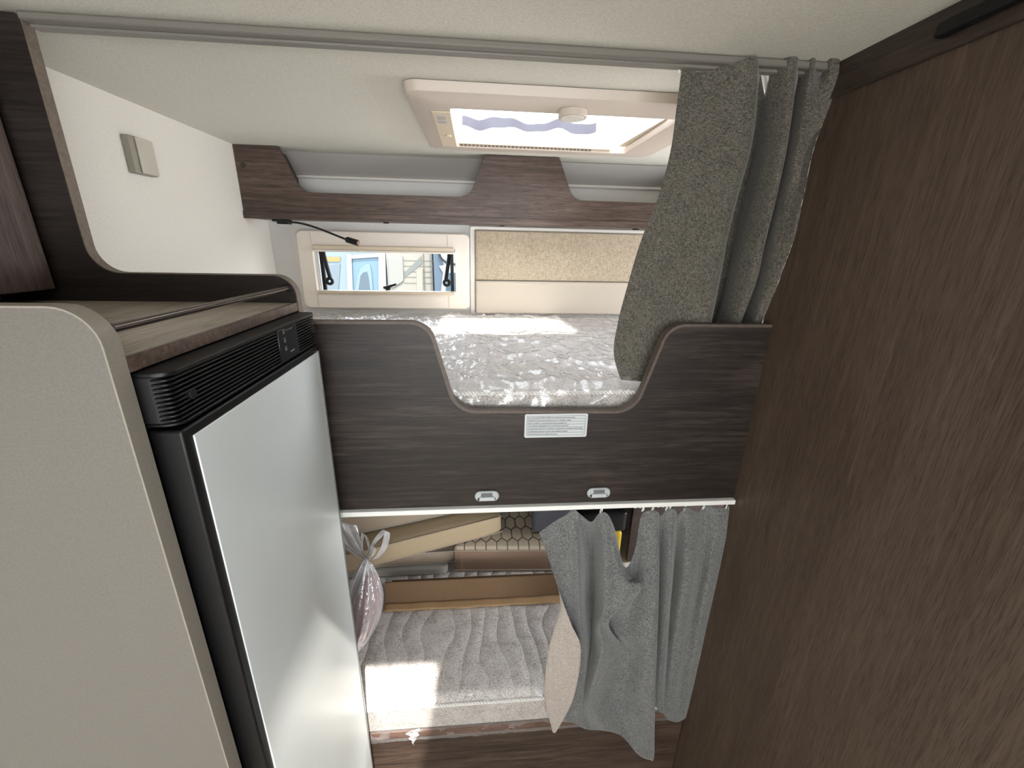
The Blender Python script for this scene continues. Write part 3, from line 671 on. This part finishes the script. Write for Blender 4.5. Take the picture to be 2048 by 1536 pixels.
# counter top over the fridge
r = thing('fridge_counter', (-0.55, 0.58, 1.566), 'brown wooden shelf top above the fridge with a raised front edge', 'shelf')
MB().box(-0.798, XF-0.004, 0.3915, 0.7755, 1.562, 1.5755).build('board', M_wood_top, r)
MB().box(XF-0.004, XF, 0.3915, 0.7755, 1.5615, 1.5765).build('front_edge', M_wood_shelf, r, bevel=0.0006)
r = thing('counter_railing', (-0.329, 0.58, 1.6), 'dark tubular railing running along the wooden shelf above the fridge', 'railing')
MB().tube([(-0.329, 0.3915, 1.6015), (-0.329, 0.7755, 1.6015)], 0.0042, 16).build('tube', plain('bronze_tube', (92, 84, 80), 0.22, metal=0.85), r)
for y in (0.3925, 0.7725): MB().tube([(-0.329, y, 1.6015), (-0.329, y+0.0022, 1.6015)], 0.008, 16).build('end_cap', M_black, r, bevel=0.0006)
# overhead cabinet
r = thing('overhead_cabinet', (-0.75, 0.2, 1.6), 'brown wooden overhead cabinet at the upper left edge above the fridge shelf', 'cabinet')
MB().box(-0.798, -0.714, -0.60, 0.7755, 1.600, 1.9785).build('carcass', M_wood_trim, r)
MB().box(-0.713, -0.697, -0.20, 0.765, 1.596, 1.975).build('door', M_wood_cab, r, bevel=0.002)
MB().box(-0.713, -0.697, -0.60, -0.204, 1.596, 1.975).build('door', M_wood_cab, r, bevel=0.002)

def fridge():
    r = thing('fridge', (-0.5, 0.58, 0.0), 'slim built-in fridge with pale grey door and black ribbed top grille', 'fridge')
    MB().box(-0.795, -0.326, 0.3925, 0.7745, 0.02, 1.5610).build('body', M_black_rough, r, bevel=0.001)
    d = MB().prism(rrect(0.400, 0.7715, 0.06, 1.4990, 0.004), 'x', -0.3245, -0.292).build('door_frame', M_black, r, bevel=0.0025)
    d2 = MB().box(-0.2945, -0.2905, 0.4135, 0.7650, 0.07, 1.488).build('door_panel', M_door_pl, r, bevel=0.0008)
    MB().box(-0.2945, -0.2890, 0.7652, 0.7700, 0.07, 1.490).build('edge_profile', plain('silver_profile', (150, 150, 148), 0.3, metal=0.7), r)
    # ribbed grille: rounded at both ends
    g = thing_part = MB()
    y0, y1, z0, z1 = 0.3955, 0.7735, 1.5065, 1.5595
    def prof(d, xb=-0.3255):    # outline of a rib in plan (x, y)
        return rpoly([(xb, y0+0.001), (-0.2905+d, y0+0.001, 0.016), (-0.2905+d, y1-0.001, 0.010), (xb, y1-0.001)])
    g.prism(rpoly([(-0.3255, y0+0.003), (-0.2965, y0+0.003, 0.014), (-0.2965, y1-0.003, 0.010), (-0.3255, y1-0.003)]), 'z', z0, z1)
    gb = g.build('grille', M_black_rough, r)
    n = 10
    for k in range(n):
        z = z0+0.0035+(z1-z0-0.012)*k/(n-1)
        MB().prism(prof(0.0, -0.3065), 'z', z, z+0.0021).build('rib', M_black, gb, bevel=0.0006)
    MB().prism(prof(0.0008), 'z', z1-0.0052, z1+0.0006).build('top_cap', M_black, gb, bevel=0.0015, seg=3)
    MB().prism(prof(0.0004), 'z', z0-0.002, z0+0.0012).build('bottom_cap', M_black, gb, bevel=0.001)
    for y in (0.4260, 0.7600): MB().tube([(-0.2965, y, 1.5290), (-0.2898, y, 1.5290)], 0.0055, 20).build('screw_hole', M_black_rough, gb, bevel=0.0005)
    # control panel
    cp = MB().box(-0.2930, -0.2893, 0.6230, 0.6890, z0+0.0012, z1-0.0050).build('control_panel', M_black_gl, gb, bevel=0.0006)
    cp['label'] = 'smooth black control panel with small pale symbols'
    m = MB(); X0, X1 = -0.28945, -0.28925
    def mk(y, z, w, h): m.box(X0, X1, y, y+w, z, z+h)
    for z in (1.5475, 1.5345, 1.5215):       # three symbols, each a small outline mark with a dot
        mk(0.6400, z, 0.0012, 0.006); mk(0.6400, z+0.0054, 0.0060, 0.0008); mk(0.6430, z+0.001, 0.0022, 0.0024); mk(0.6400, z-0.0006, 0.004, 0.0008)
    for k in range(5): mk(0.6500+k*0.0052, 1.5500, 0.0020, 0.0014)
    for k in range(6): mk(0.6560+k*0.0026, 1.5155, 0.0018, 0.0016+0.0008*(k % 2))
    m.build('symbols', plain('symbol_grey', (140, 138, 132), 0.5), cp)
fridge()

# black pull bar on the right header
a = MB().prism(rpoly([(0.600, 1.942, 0.006), (0.600, 1.960, 0.006), (0.30, 1.968, 0.006), (0.30, 1.950, 0.006)]), 'x', 0.586, 0.6005).build('pull_handle', M_black, bevel=0.003)
tag(a, 'black elongated pull handle on the header of the dark right wall', 'handle')

# ================================================================ things stowed on the lower bunk
# cardboard box: tray with a low front face and a flap lying towards the camera
r = thing('cardboard_box', (-0.01, 1.20, 0.505), 'brown cardboard box with an open front flap lying on the lower mattress', 'box')
MB().box(-0.312, 0.300, 1.134, 1.138, 0.506, 0.600).build('front_panel', M_card_shaded, r)
MB().box(-0.312, 0.300, 1.138, 1.235, 0.505, 0.509).build('bottom_panel', M_card_shaded, r)
MB().box(-0.312, 0.300, 1.231, 1.235, 0.509, 0.516).build('back_panel', M_card_shaded, r)
def flap(s, t):
    x = -0.318+s*0.618; y = 1.133-t*(0.031+0.002*noise.noise(Vector((x*14, 0, 0)))+0.004*(abs(x+0.05) < 0.03)); return Vector((x, y, 0.514-0.002*t+0.0008*math.sin(x*60)))
o = MB().sheet(flap, 60, 4).build('flap', M_card_light, r); s = o.modifiers.new('t', 'SOLIDIFY'); s.thickness = 0.003
# cushions
def soft_box(name, mat, M, sx, sy, sz, label, cat='cushion', seam=None, rad=0.012, group=None, part_mats=None):
    """rounded upholstered block, origin at its base"""
    loc = M.to_translation(); R = M.to_3x3().to_4x4()
    r = thing(name, loc, label, cat, group)
    def T(p): return M @ Vector(p)
    b = MB(); bm = b.bm
    nx, ny, nz = 24, 12, 4
    bmesh.ops.create_cube(bm, size=1)
    bmesh.ops.subdivide_edges(bm, edges=bm.edges[:], cuts=9, use_grid_fill=True)
    for v in bm.verts:
        x, y, z = v.co.x*sx, v.co.y*sy, (v.co.z+0.5)*sz
        hx, hy, hz = sx/2-rad, sy/2-rad, sz/2-rad
        c = Vector((max(-hx, min(hx, x)), max(-hy, min(hy, y)), max(-hz, min(hz, z-sz/2))))
        d = Vector((x, y, z-sz/2))-c
        if d.length > 1e-6:
            q = c+d.normalized()*min(d.length, rad)
        else: q = Vector((x, y, z-sz/2))
        q.z += sz/2
        bul = 0.04*sz*(1-abs(2*x/sx)**2)*(1-abs(2*y/sy)**2)
        if z > sz*0.5: q.z += bul
        v.co = T(q)
    o = b.build('cover', mat, r, subs=1)
    if seam:
        p = [(-sx/2+rad*.3, -sy/2+rad*.3), (sx/2-rad*.3, -sy/2+rad*.3)]
        for z in (sz-rad*0.35, rad*0.35):
            MB().tube([T((p[0][0]+(p[1][0]-p[0][0])*k/12, p[0][1]-0.0005, z)) for k in range(13)], 0.0022, 6).build('seam_piping', seam, r)
    return r
def TR(x, y, z, yaw=0, pitch=0, roll=0):
    return Matrix.Translation((x, y, z)) @ Matrix.Rotation(math.radians(yaw), 4, 'Z') @ Matrix.Rotation(math.radians(pitch), 4, 'X') @ Matrix.Rotation(math.radians(roll), 4, 'Y')
M_beige = plain('beige_upholstery', (180, 161, 132), 0.85, speck=0.05, sscale=500, bump=0.2, bscale=900)
M_taupe = plain('taupe_upholstery', (170, 154, 136), 0.85, speck=0.08, sscale=500, bump=0.2, bscale=900)
M_greyup = plain('grey_upholstery', (166, 161, 154), 0.85, speck=0.05, sscale=500)
M_brownup = plain('brown_upholstery', (156, 130, 112), 0.85, speck=0.10, sscale=420, bump=0.2, bscale=700)
M_blue = plain('blue_grey_upholstery', (88, 90, 100), 0.8, speck=0.05, sscale=500)
def hexmat():
    """quilted elongated hexagons: grooves pressed into beige cloth"""
    m, t, b = nt('hexagon_quilt'); tc = t.nodes.new('ShaderNodeTexCoord')
    mp = t.nodes.new('ShaderNodeMapping'); mp.inputs['Scale'].default_value = (25, 14, 1)
    t.links.new(tc.outputs['Object'], mp.inputs['Vector'])
    sep = t.nodes.new('ShaderNodeSeparateXYZ'); t.links.new(mp.outputs['Vector'], sep.inputs[0])
    def mth(op, a, bb=None, c=None):
        n = t.nodes.new('ShaderNodeMath'); n.operation = op
        for i, q in enumerate((a, bb, c)):
            if q is None: continue
            if isinstance(q, (int, float)): n.inputs[i].default_value = q
            else: t.links.new(q, n.inputs[i])
        return n.outputs[0]
    # distance to hexagon lattice centres, two interleaved rectangular lattices
    def cell(ox, oy):
        x = mth('SUBTRACT', mth('FRACT', mth('ADD', sep.outputs[0], ox)), 0.5)
        y = mth('MULTIPLY', mth('SUBTRACT', mth('FRACT', mth('DIVIDE', mth('ADD', sep.outputs[1], oy), 1.732)), 0.5), 1.732)
        ax, ay = mth('ABSOLUTE', x), mth('ABSOLUTE', y)
        return mth('MAXIMUM', ax, mth('ADD', mth('MULTIPLY', ax, 0.5), mth('MULTIPLY', ay, 0.866)))
    d = mth('MINIMUM', cell(0, 0), cell(0.5, 0.866))
    g = t.nodes.new('ShaderNodeValToRGB'); g.color_ramp.elements[0].position = 0.43; g.color_ramp.elements[0].color = (1, 1, 1, 1)
    g.color_ramp.elements[1].position = 0.485; g.color_ramp.elements[1].color = (0, 0, 0, 1); t.links.new(d, g.inputs['Fac'])
    mx = t.nodes.new('ShaderNodeMix'); mx.data_type = 'RGBA'; mx.inputs[6].default_value = srgb((112, 100, 86)); mx.inputs[7].default_value = srgb((190, 176, 156))
    t.links.new(g.outputs['Color'], mx.inputs[0]); t.links.new(mx.outputs[2], b.inputs['Base Color']); b.inputs['Roughness'].default_value = 0.85
    u = t.nodes.new('ShaderNodeBump'); u.inputs['Strength'].default_value = 0.8; u.inputs['Distance'].default_value = 0.006
    t.links.new(g.outputs['Color'], u.inputs['Height']); t.links.new(u.outputs['Normal'], b.inputs['Normal'])
    return m
M_hex = hexmat()
# folded grey pad at the bottom left, beige cushions piled askew on it
soft_box('folded_pad', M_greyup, TR(-0.33, 1.42, 0.504, 0), 0.44, 0.32, 0.036, 'thin grey folded pad at the bottom of the cushion pile on the lower bunk', 'pad', rad=0.010)
soft_box('seat_cushion', M_taupe, TR(-0.32, 1.43, 0.543, 2), 0.46, 0.32, 0.056, 'short beige-grey cushion between the folded pad and the tilted long cushion', 'cushion', seam=M_greyup, rad=0.010)
soft_box('seat_cushion', M_beige, TR(-0.235, 1.37, 0.618, 15, 0, -3), 0.62, 0.26, 0.078, 'long light beige cushion lying askew across the pile on the lower bunk', 'cushion', seam=M_taupe, rad=0.012)
soft_box('seat_cushion', M_taupe, TR(-0.29, 1.43, 0.703, 13, 0, -3), 0.60, 0.26, 0.10, 'topmost taupe cushion of the pile, just under the white rail', 'cushion', seam=M_greyup, rad=0.012)
# hexagon quilted pad
def hexpad():
    r = thing('quilted_cushion', (0.13, 1.27, 0.512), 'thick cushion with a hexagon quilted beige top and brown side band', 'cushion')
    M = TR(0.125, 1.262, 0.508, -3, 3, 0)
    def top(s, t):
        x = -0.215+0.43*s; y = t*0.50; e = min(1, min(s*0.43, (1-s)*0.43, t*0.5)/0.02); e = math.sqrt(max(0, 1-(1-e)**2))
        return M @ Vector((x, y, 0.098+0.014*e))
    MB().sheet(top, 50, 50).build('quilted_top', M_hex, r)
    b = MB(); b.box(-0.214, 0.214, 0.001, 0.50, 0.0, 0.099, M); b.build('side_band', M_brownup, r, bevel=0.006, seg=3)
    for z in (0.099, 0.006): MB().tube([M @ Vector((-0.213+0.426*k/10, -0.001, z)) for k in range(11)], 0.0028, 6).build('seam_piping', M_taupe, r)
    MB().tube([M @ Vector((-0.185, -0.0008, 0.012)), M @ Vector((-0.185, -0.0008, 0.088))], 0.0008, 4).build('stitching', M_taupe, r)
hexpad()
soft_box('seat_cushion', M_blue, TR(0.292, 1.41, 0.640, -6, 3, 0), 0.15, 0.22, 0.17, 'blue-grey cushion resting on the hexagon quilted cushion', 'cushion', seam=M_black_rough, rad=0.014)
t = MB().box(0.585, XB-0.004, 1.285, 1.300, 0.506, 1.20).build('backdrop_board', M_wood_trim, bevel=0.001); tag(t, 'added dark brown backing board behind the right half of the lower curtain', 'board')  # board added to keep the gap behind the curtain dark
# crumpled clear bag, yellow case and black case behind the lower curtain
def blob(name, c, rx, ry, rz, mat, label, cat, amp=0.25, fr=3, parent=None, sub=4):
    b = MB(); bmesh.ops.create_icosphere(b.bm, subdivisions=sub, radius=1)
    for v in b.bm.verts:
        n = v.co.copy(); k = 1+amp*(noise.noise(n*fr+Vector(c)*7))+amp*0.5*(1-abs(noise.noise(n*fr*2.3))*3)
        v.co = Vector((c[0]+n.x*rx*k, c[1]+n.y*ry*k, max(c[2]+n.z*rz*k, c[2]-rz)))
    o = b.build(name, mat, parent)
    if label: tag(o, label, cat)
    return o
soft_box('tool_case', plain('yellow_plastic', (190, 160, 30), 0.4), TR(0.475, 1.36, 0.507, 0), 0.15, 0.18, 0.150, 'yellow case on the lower bunk glimpsed through the sag of the curtain', 'case', rad=0.006)
soft_box('tool_case', M_black, TR(0.475, 1.36, 0.660, 0), 0.17, 0.18, 0.085, 'black case stacked on the yellow case behind the lower curtain', 'case', rad=0.006)
blob('plastic_bag', (0.475, 1.35, 0.806), 0.085, 0.09, 0.050, M_film, 'crumpled clear plastic bag above the black case, under the white rail', 'bag')

# knotted plastic bag with red contents
def red_bag():
    K = at(731, 1118, 0.99)        # the knot
    r = thing('knotted_bag', (K.x-0.04, 1.0, 0.508), 'knotted clear plastic bag with dark red contents beside the fridge on the lower mattress', 'bag')
    def body(prof, nn, amp, fr, off, cyl=28):
        b = MB(); rings = []
        for j, (u, v, y, ru, rz_) in enumerate(prof):
            c = at(u, v, y); w = ru/FPX*y*1.15
            rg = []
            for k in range(nn):
                a = 2*math.pi*k/nn; q = 1+amp*math.sin(a*fr+j*0.35)+amp*0.7*math.sin(a*(fr*2+1)-j*0.5)
                rg.append(b.bm.verts.new((c.x+math.cos(a)*w*q, c.y+math.sin(a)*w*rz_*q, c.z)))
            rings.append(rg)
        for A, B in zip(rings, rings[1:]):
            for k in range(nn): b.bm.faces.new([A[k], A[(k+1) % nn], B[(k+1) % nn], B[k]])
        b.bm.faces.new(rings[0][::-1]); b.bm.faces.new(rings[-1])
        return b
    prof = [(733,1122,.985,6,1), (736,1140,.985,14,1), (735,1165,.98,26,1), (733,1195,.97,36,1), (728,1225,.96,38,1), (720,1255,.945,34,1), (710,1285,.93,26,1), (703,1305,.925,15,1)]
    body(prof, 56, 0.05, 9, 0).build('bag_film', M_film_bag, r, subs=1)
    red = [(u, v, y, w*0.86, 0.9) for u, v, y, w, q in prof[1:-1]]
    c = body(red, 40, 0.06, 7, 0).build('contents', plain('dark_red_plastic', (112, 26, 36), 0.35, speck=0.25, sscale=25), r, subs=1)
    # ruffle hanging in front-left and spreading up from the knot
    def ruffle(u0, v0, pts, wid, seed):
        path = [(u0, v0)]+pts
        def fn(s, t):
            q = cr([(a, b_, 0) for a, b_ in path], t); w = wid*(0.15+t**0.7)
            du = (s-0.5)*2*w; p = at(q[0]+du, q[1]+abs(s-0.5)*w*0.4, 0.965+0.010*math.sin(s*14+seed+t*3)+0.01*noise.noise(Vector((s*5, t*5, seed))))
            return p
        return MB().sheet(fn, 36, 24)
    ruffle(731, 1118, [(722, 1150), (714, 1185), (705, 1225), (698, 1245)], 30, 1).build('ruffle', M_film_ruffle, r)
    ruffle(731, 1118, [(712, 1100), (698, 1075), (684, 1045)], 26, 2).build('ruffle', M_film_ruffle, r)
    # bow loops
    def loop(pts, y, wid, sd):
        P3 = [(u, v, y+0.006*math.sin(i*1.7+sd)) for i, (u, v) in enumerate(pts)]
        def fn(s, t):
            q = cr(P3, t); w = wid*math.sin(math.pi*min(1, max(0.06, t)))
            return at(q[0]+(s-0.5)*w*0.6, q[1]+(s-0.5)*w*0.3, q[2]+0.02*(s-0.5)+0.004*math.sin(s*9+t*6))
        return MB().sheet(fn, 10, 34)
    loop([(731,1118),(748,1085),(768,1064),(774,1066),(768,1095),(752,1116),(733,1119)], 0.968, 20, 0).build('bow_loop', M_film_ruffle, r)
    loop([(731,1118),(724,1092),(726,1068),(734,1078),(738,1100),(733,1118)], 0.962, 12, 2).build('bow_loop', M_film_ruffle, r)
    loop([(731,1118),(742,1104),(746,1092),(750,1100),(744,1112),(733,1120)], 0.955, 10, 4).build('bow_loop', M_film_ruffle, r)
    MB().ring(K-Vector((0, 0.022, 0)), 0.007, 0.0055, (1, 0, 0), (0, 0.5, 0.9), n=16).build('knot', M_film_bag, r)
red_bag()
# loose flap of film hanging over the bed box
def scrap(s, t):
    u = 812+s*42-(t*8); w = (1-t)**0.8; uu = 828+(s-0.5)*40*w*(0.55+0.45*math.sin(t*9)**2); v = 1460+t*27+(s-0.5)*-7
    return at(uu, v, 0.793-0.006*noise.noise(Vector((s*6, t*6, 2))))
tag(MB().sheet(scrap, 20, 20).build('film_scrap', film('white_crumple', alpha=0.25, haze=0.5, bscale=60)), 'crumpled pointed scrap of plastic film over the lower bunk front board', 'plastic scrap')

# ================================================================ outside the window: parked vehicles and ground
tag(MB().box(-14, 14, 2.6, 30, -0.62, -0.60).build('ground', plain('asphalt', (70, 70, 72), 0.9, speck=0.2, sscale=40)), 'grey asphalt yard outside the window', 'ground')
bpy.data.objects['ground']['kind'] = 'structure'
def P5(u, v, y=5.0): p = at(u, v, y); return (p.x, p.z)
def outside():
    YV = 5.0
    mw = plain('motorhome_blue_white', (84, 96, 105), 0.4); mw2 = plain('motorhome_white', (110, 116, 118), 0.4); mc = plain('caravan_cream', (105, 102, 93), 0.5)
    mdk = plain('vehicle_line_grey', (66, 69, 72), 0.5); mgl = plain('vehicle_glass', (46, 60, 68), 0.15); my = plain('stripe_ochre', (116, 89, 43), 0.5)
    mgr = plain('stripe_grey', (77, 79, 75), 0.5); mbl = plain('van_blue_grey', (51, 64, 76), 0.4); tyre = plain('tyre', (15, 15, 16), 0.8)
    # motorhome
    r = thing('motorhome', (-1.6, 6, -0.6), 'pale blue-white motorhome with an ochre stripe seen through the left of the window', 'motorhome')
    x0, x1 = -3.4, P5(772, 540)[0]
    MB().prism(rpoly([(x0, -0.2), (x1, -0.2), (x1, 2.25, 0.2), (x0, 2.25, 0.2)]), 'y', YV, YV+2.1).build('body', mw, r, bevel=0.02)
    a = P5(646, 518); b = P5(681, 526); MB().prism([(x0+0.1, a[1]+0.01), P5(681, 514), P5(681, 523), (x0+0.1, b[1]-0.03)], 'y', YV-0.012, YV+0.001).build('stripe', my, r)
    MB().prism([P5(646, 533), P5(681, 528), P5(676, 600), P5(646, 600)], 'y', YV-0.010, YV+0.001).build('side_panel', plain('panel_blue_grey', (73, 83, 89), 0.5), r)
    MB().prism([P5(694, 508), P5(704, 508), P5(708, 600), P5(697, 600)], 'y', YV-0.03, YV+0.001).build('pillar', mw2, r, bevel=0.005)
    MB().prism([P5(704, 510), P5(765, 506), P5(765, 514), P5(704, 518)], 'y', YV-0.03, YV+0.001).build('gutter', mw2, r, bevel=0.005)
    MB().prism([P5(758, 506), P5(772, 506), P5(774, 600), P5(758, 600)], 'y', YV-0.035, YV+0.001).build('pillar', mw2, r, bevel=0.005)
    MB().prism([P5(705, 519), P5(764, 515), P5(758, 600), P5(708, 600)], 'y', YV-0.006, YV+0.001).build('cab_panel', plain('cab_blue', (68, 91, 104), 0.4), r)
    pts = [(711, 580), (716, 550), (722, 536), (732, 528), (741, 530), (744, 545), (747, 580)]
    MB().prism([P5(*p) for p in pts], 'y', YV-0.02, YV+0.001).build('window_surround', plain('surround_blue', (80, 96, 114), 0.4), r, bevel=0.004)
    pts = [(718, 580), (722, 552), (727, 545), (735, 543), (738, 556), (741, 580)]
    MB().prism([P5(*p) for p in pts], 'y', YV-0.025, YV-0.019).build('cab_window', mgl, r)
    for x in (-2.9, x1-0.5): MB().tube([(x, YV+0.05, -0.27), (x, YV+0.27, -0.27)], 0.33, 28).build('wheel', tyre, r)
    # caravan
    r = thing('caravan', (-0.6, 7.5, -0.6), 'cream caravan with a grey diagonal stripe seen in the middle of the window', 'caravan')
    y = YV-0.05
    Q = lambda u, v: (lambda p: (p.x, p.z))(at(u, v, y))
    cx0, cx1 = Q(773.5, 540)[0], Q(866, 540)[0]
    MB().prism(rpoly([(cx0, -0.15), (cx1, -0.15), (cx1, 2.0, 0.05), (cx0, 2.0, 0.3)]), 'y', y, y+2.0).build('body', mc, r, bevel=0.01)
    d = MB().prism(rpoly([(*Q(776, 512), 0.03), (*Q(806, 510), 0.03), (*Q(808, 562), 0.03), (*Q(780, 580), 0.03)]), 'y', y-0.02, y+0.001).build('locker_door', plain('caravan_cream_door', (99, 99, 93), 0.5), r, bevel=0.006)
    MB().prism([Q(808, 556), Q(808, 546), Q(843, 512), Q(845, 527)], 'y', y-0.006, y+0.001).build('stripe', mgr, r)
    MB().prism(rpoly([(*Q(833, 541), 0.01), (*Q(846, 537), 0.01), (*Q(847, 600), 0.01), (*Q(834, 600), 0.01)]), 'y', y-0.015, y+0.001).build('hatch_door', plain('caravan_hatch', (108, 105, 96), 0.5), r, bevel=0.004)
    m = MB()
    for v in (521, 532, 543, 554, 566): 
        p, q = Q(808, v), Q(866, v+1); m.box(p[0], q[0], y-0.004, y+0.001, p[1]-0.004, p[1]+0.004)
    for u in (846, 847): p, q = Q(u, 505), Q(u, 590); m.box(p[0]-0.004, p[0]+0.004, y-0.005, y+0.001, q[1], p[1])
    m.build('panel_joints', plain('joint_line', (84, 80, 69), 0.6), r)
    MB().tube([((cx0+cx1)/2, y+0.05, -0.3), ((cx0+cx1)/2, y+0.25, -0.3)], 0.30, 28).build('wheel', tyre, r)
    # van
    r = thing('van', (0.4, 5.5, -0.6), 'white van with blue-grey side seen at the right end of the window', 'van')
    y = YV-0.3; Q2 = lambda u, v: (lambda p: (p.x, p.z))(at(u, v, y))
    vx0 = Q2(867, 540)[0]
    MB().prism(rpoly([(vx0, -0.2), (2.6, -0.2), (2.6, 2.0, 0.25), (vx0, 2.0, 0.05)]), 'y', y, y+1.9).build('body', mbl, r, bevel=0.02)
    MB().prism([Q2(880, 505), Q2(925, 505), Q2(925, 600), Q2(880, 600), Q2(886, 545), Q2(878, 532), Q2(888, 530)], 'y', y-0.02, y+0.001).build('door_skin', mw2, r, bevel=0.006)
    MB().prism([Q2(891, 600), Q2(893, 552), Q2(899, 545), Q2(925, 545), Q2(925, 600)], 'y', y-0.03, y-0.019).build('side_window', mgl, r, bevel=0.004)
    p = [Q2(u, v) for u, v in ((878, 508), (884, 518), (893, 525), (905, 528), (925, 529))]
    MB().tube([(a, y-0.025, b) for a, b in p], 0.012, 6).build('door_seal', M_black, r)
    for x in (vx0+0.5, 2.1): MB().tube([(x, y+0.05, -0.27), (x, y+0.27, -0.27)], 0.33, 28).build('wheel', tyre, r)
outside()
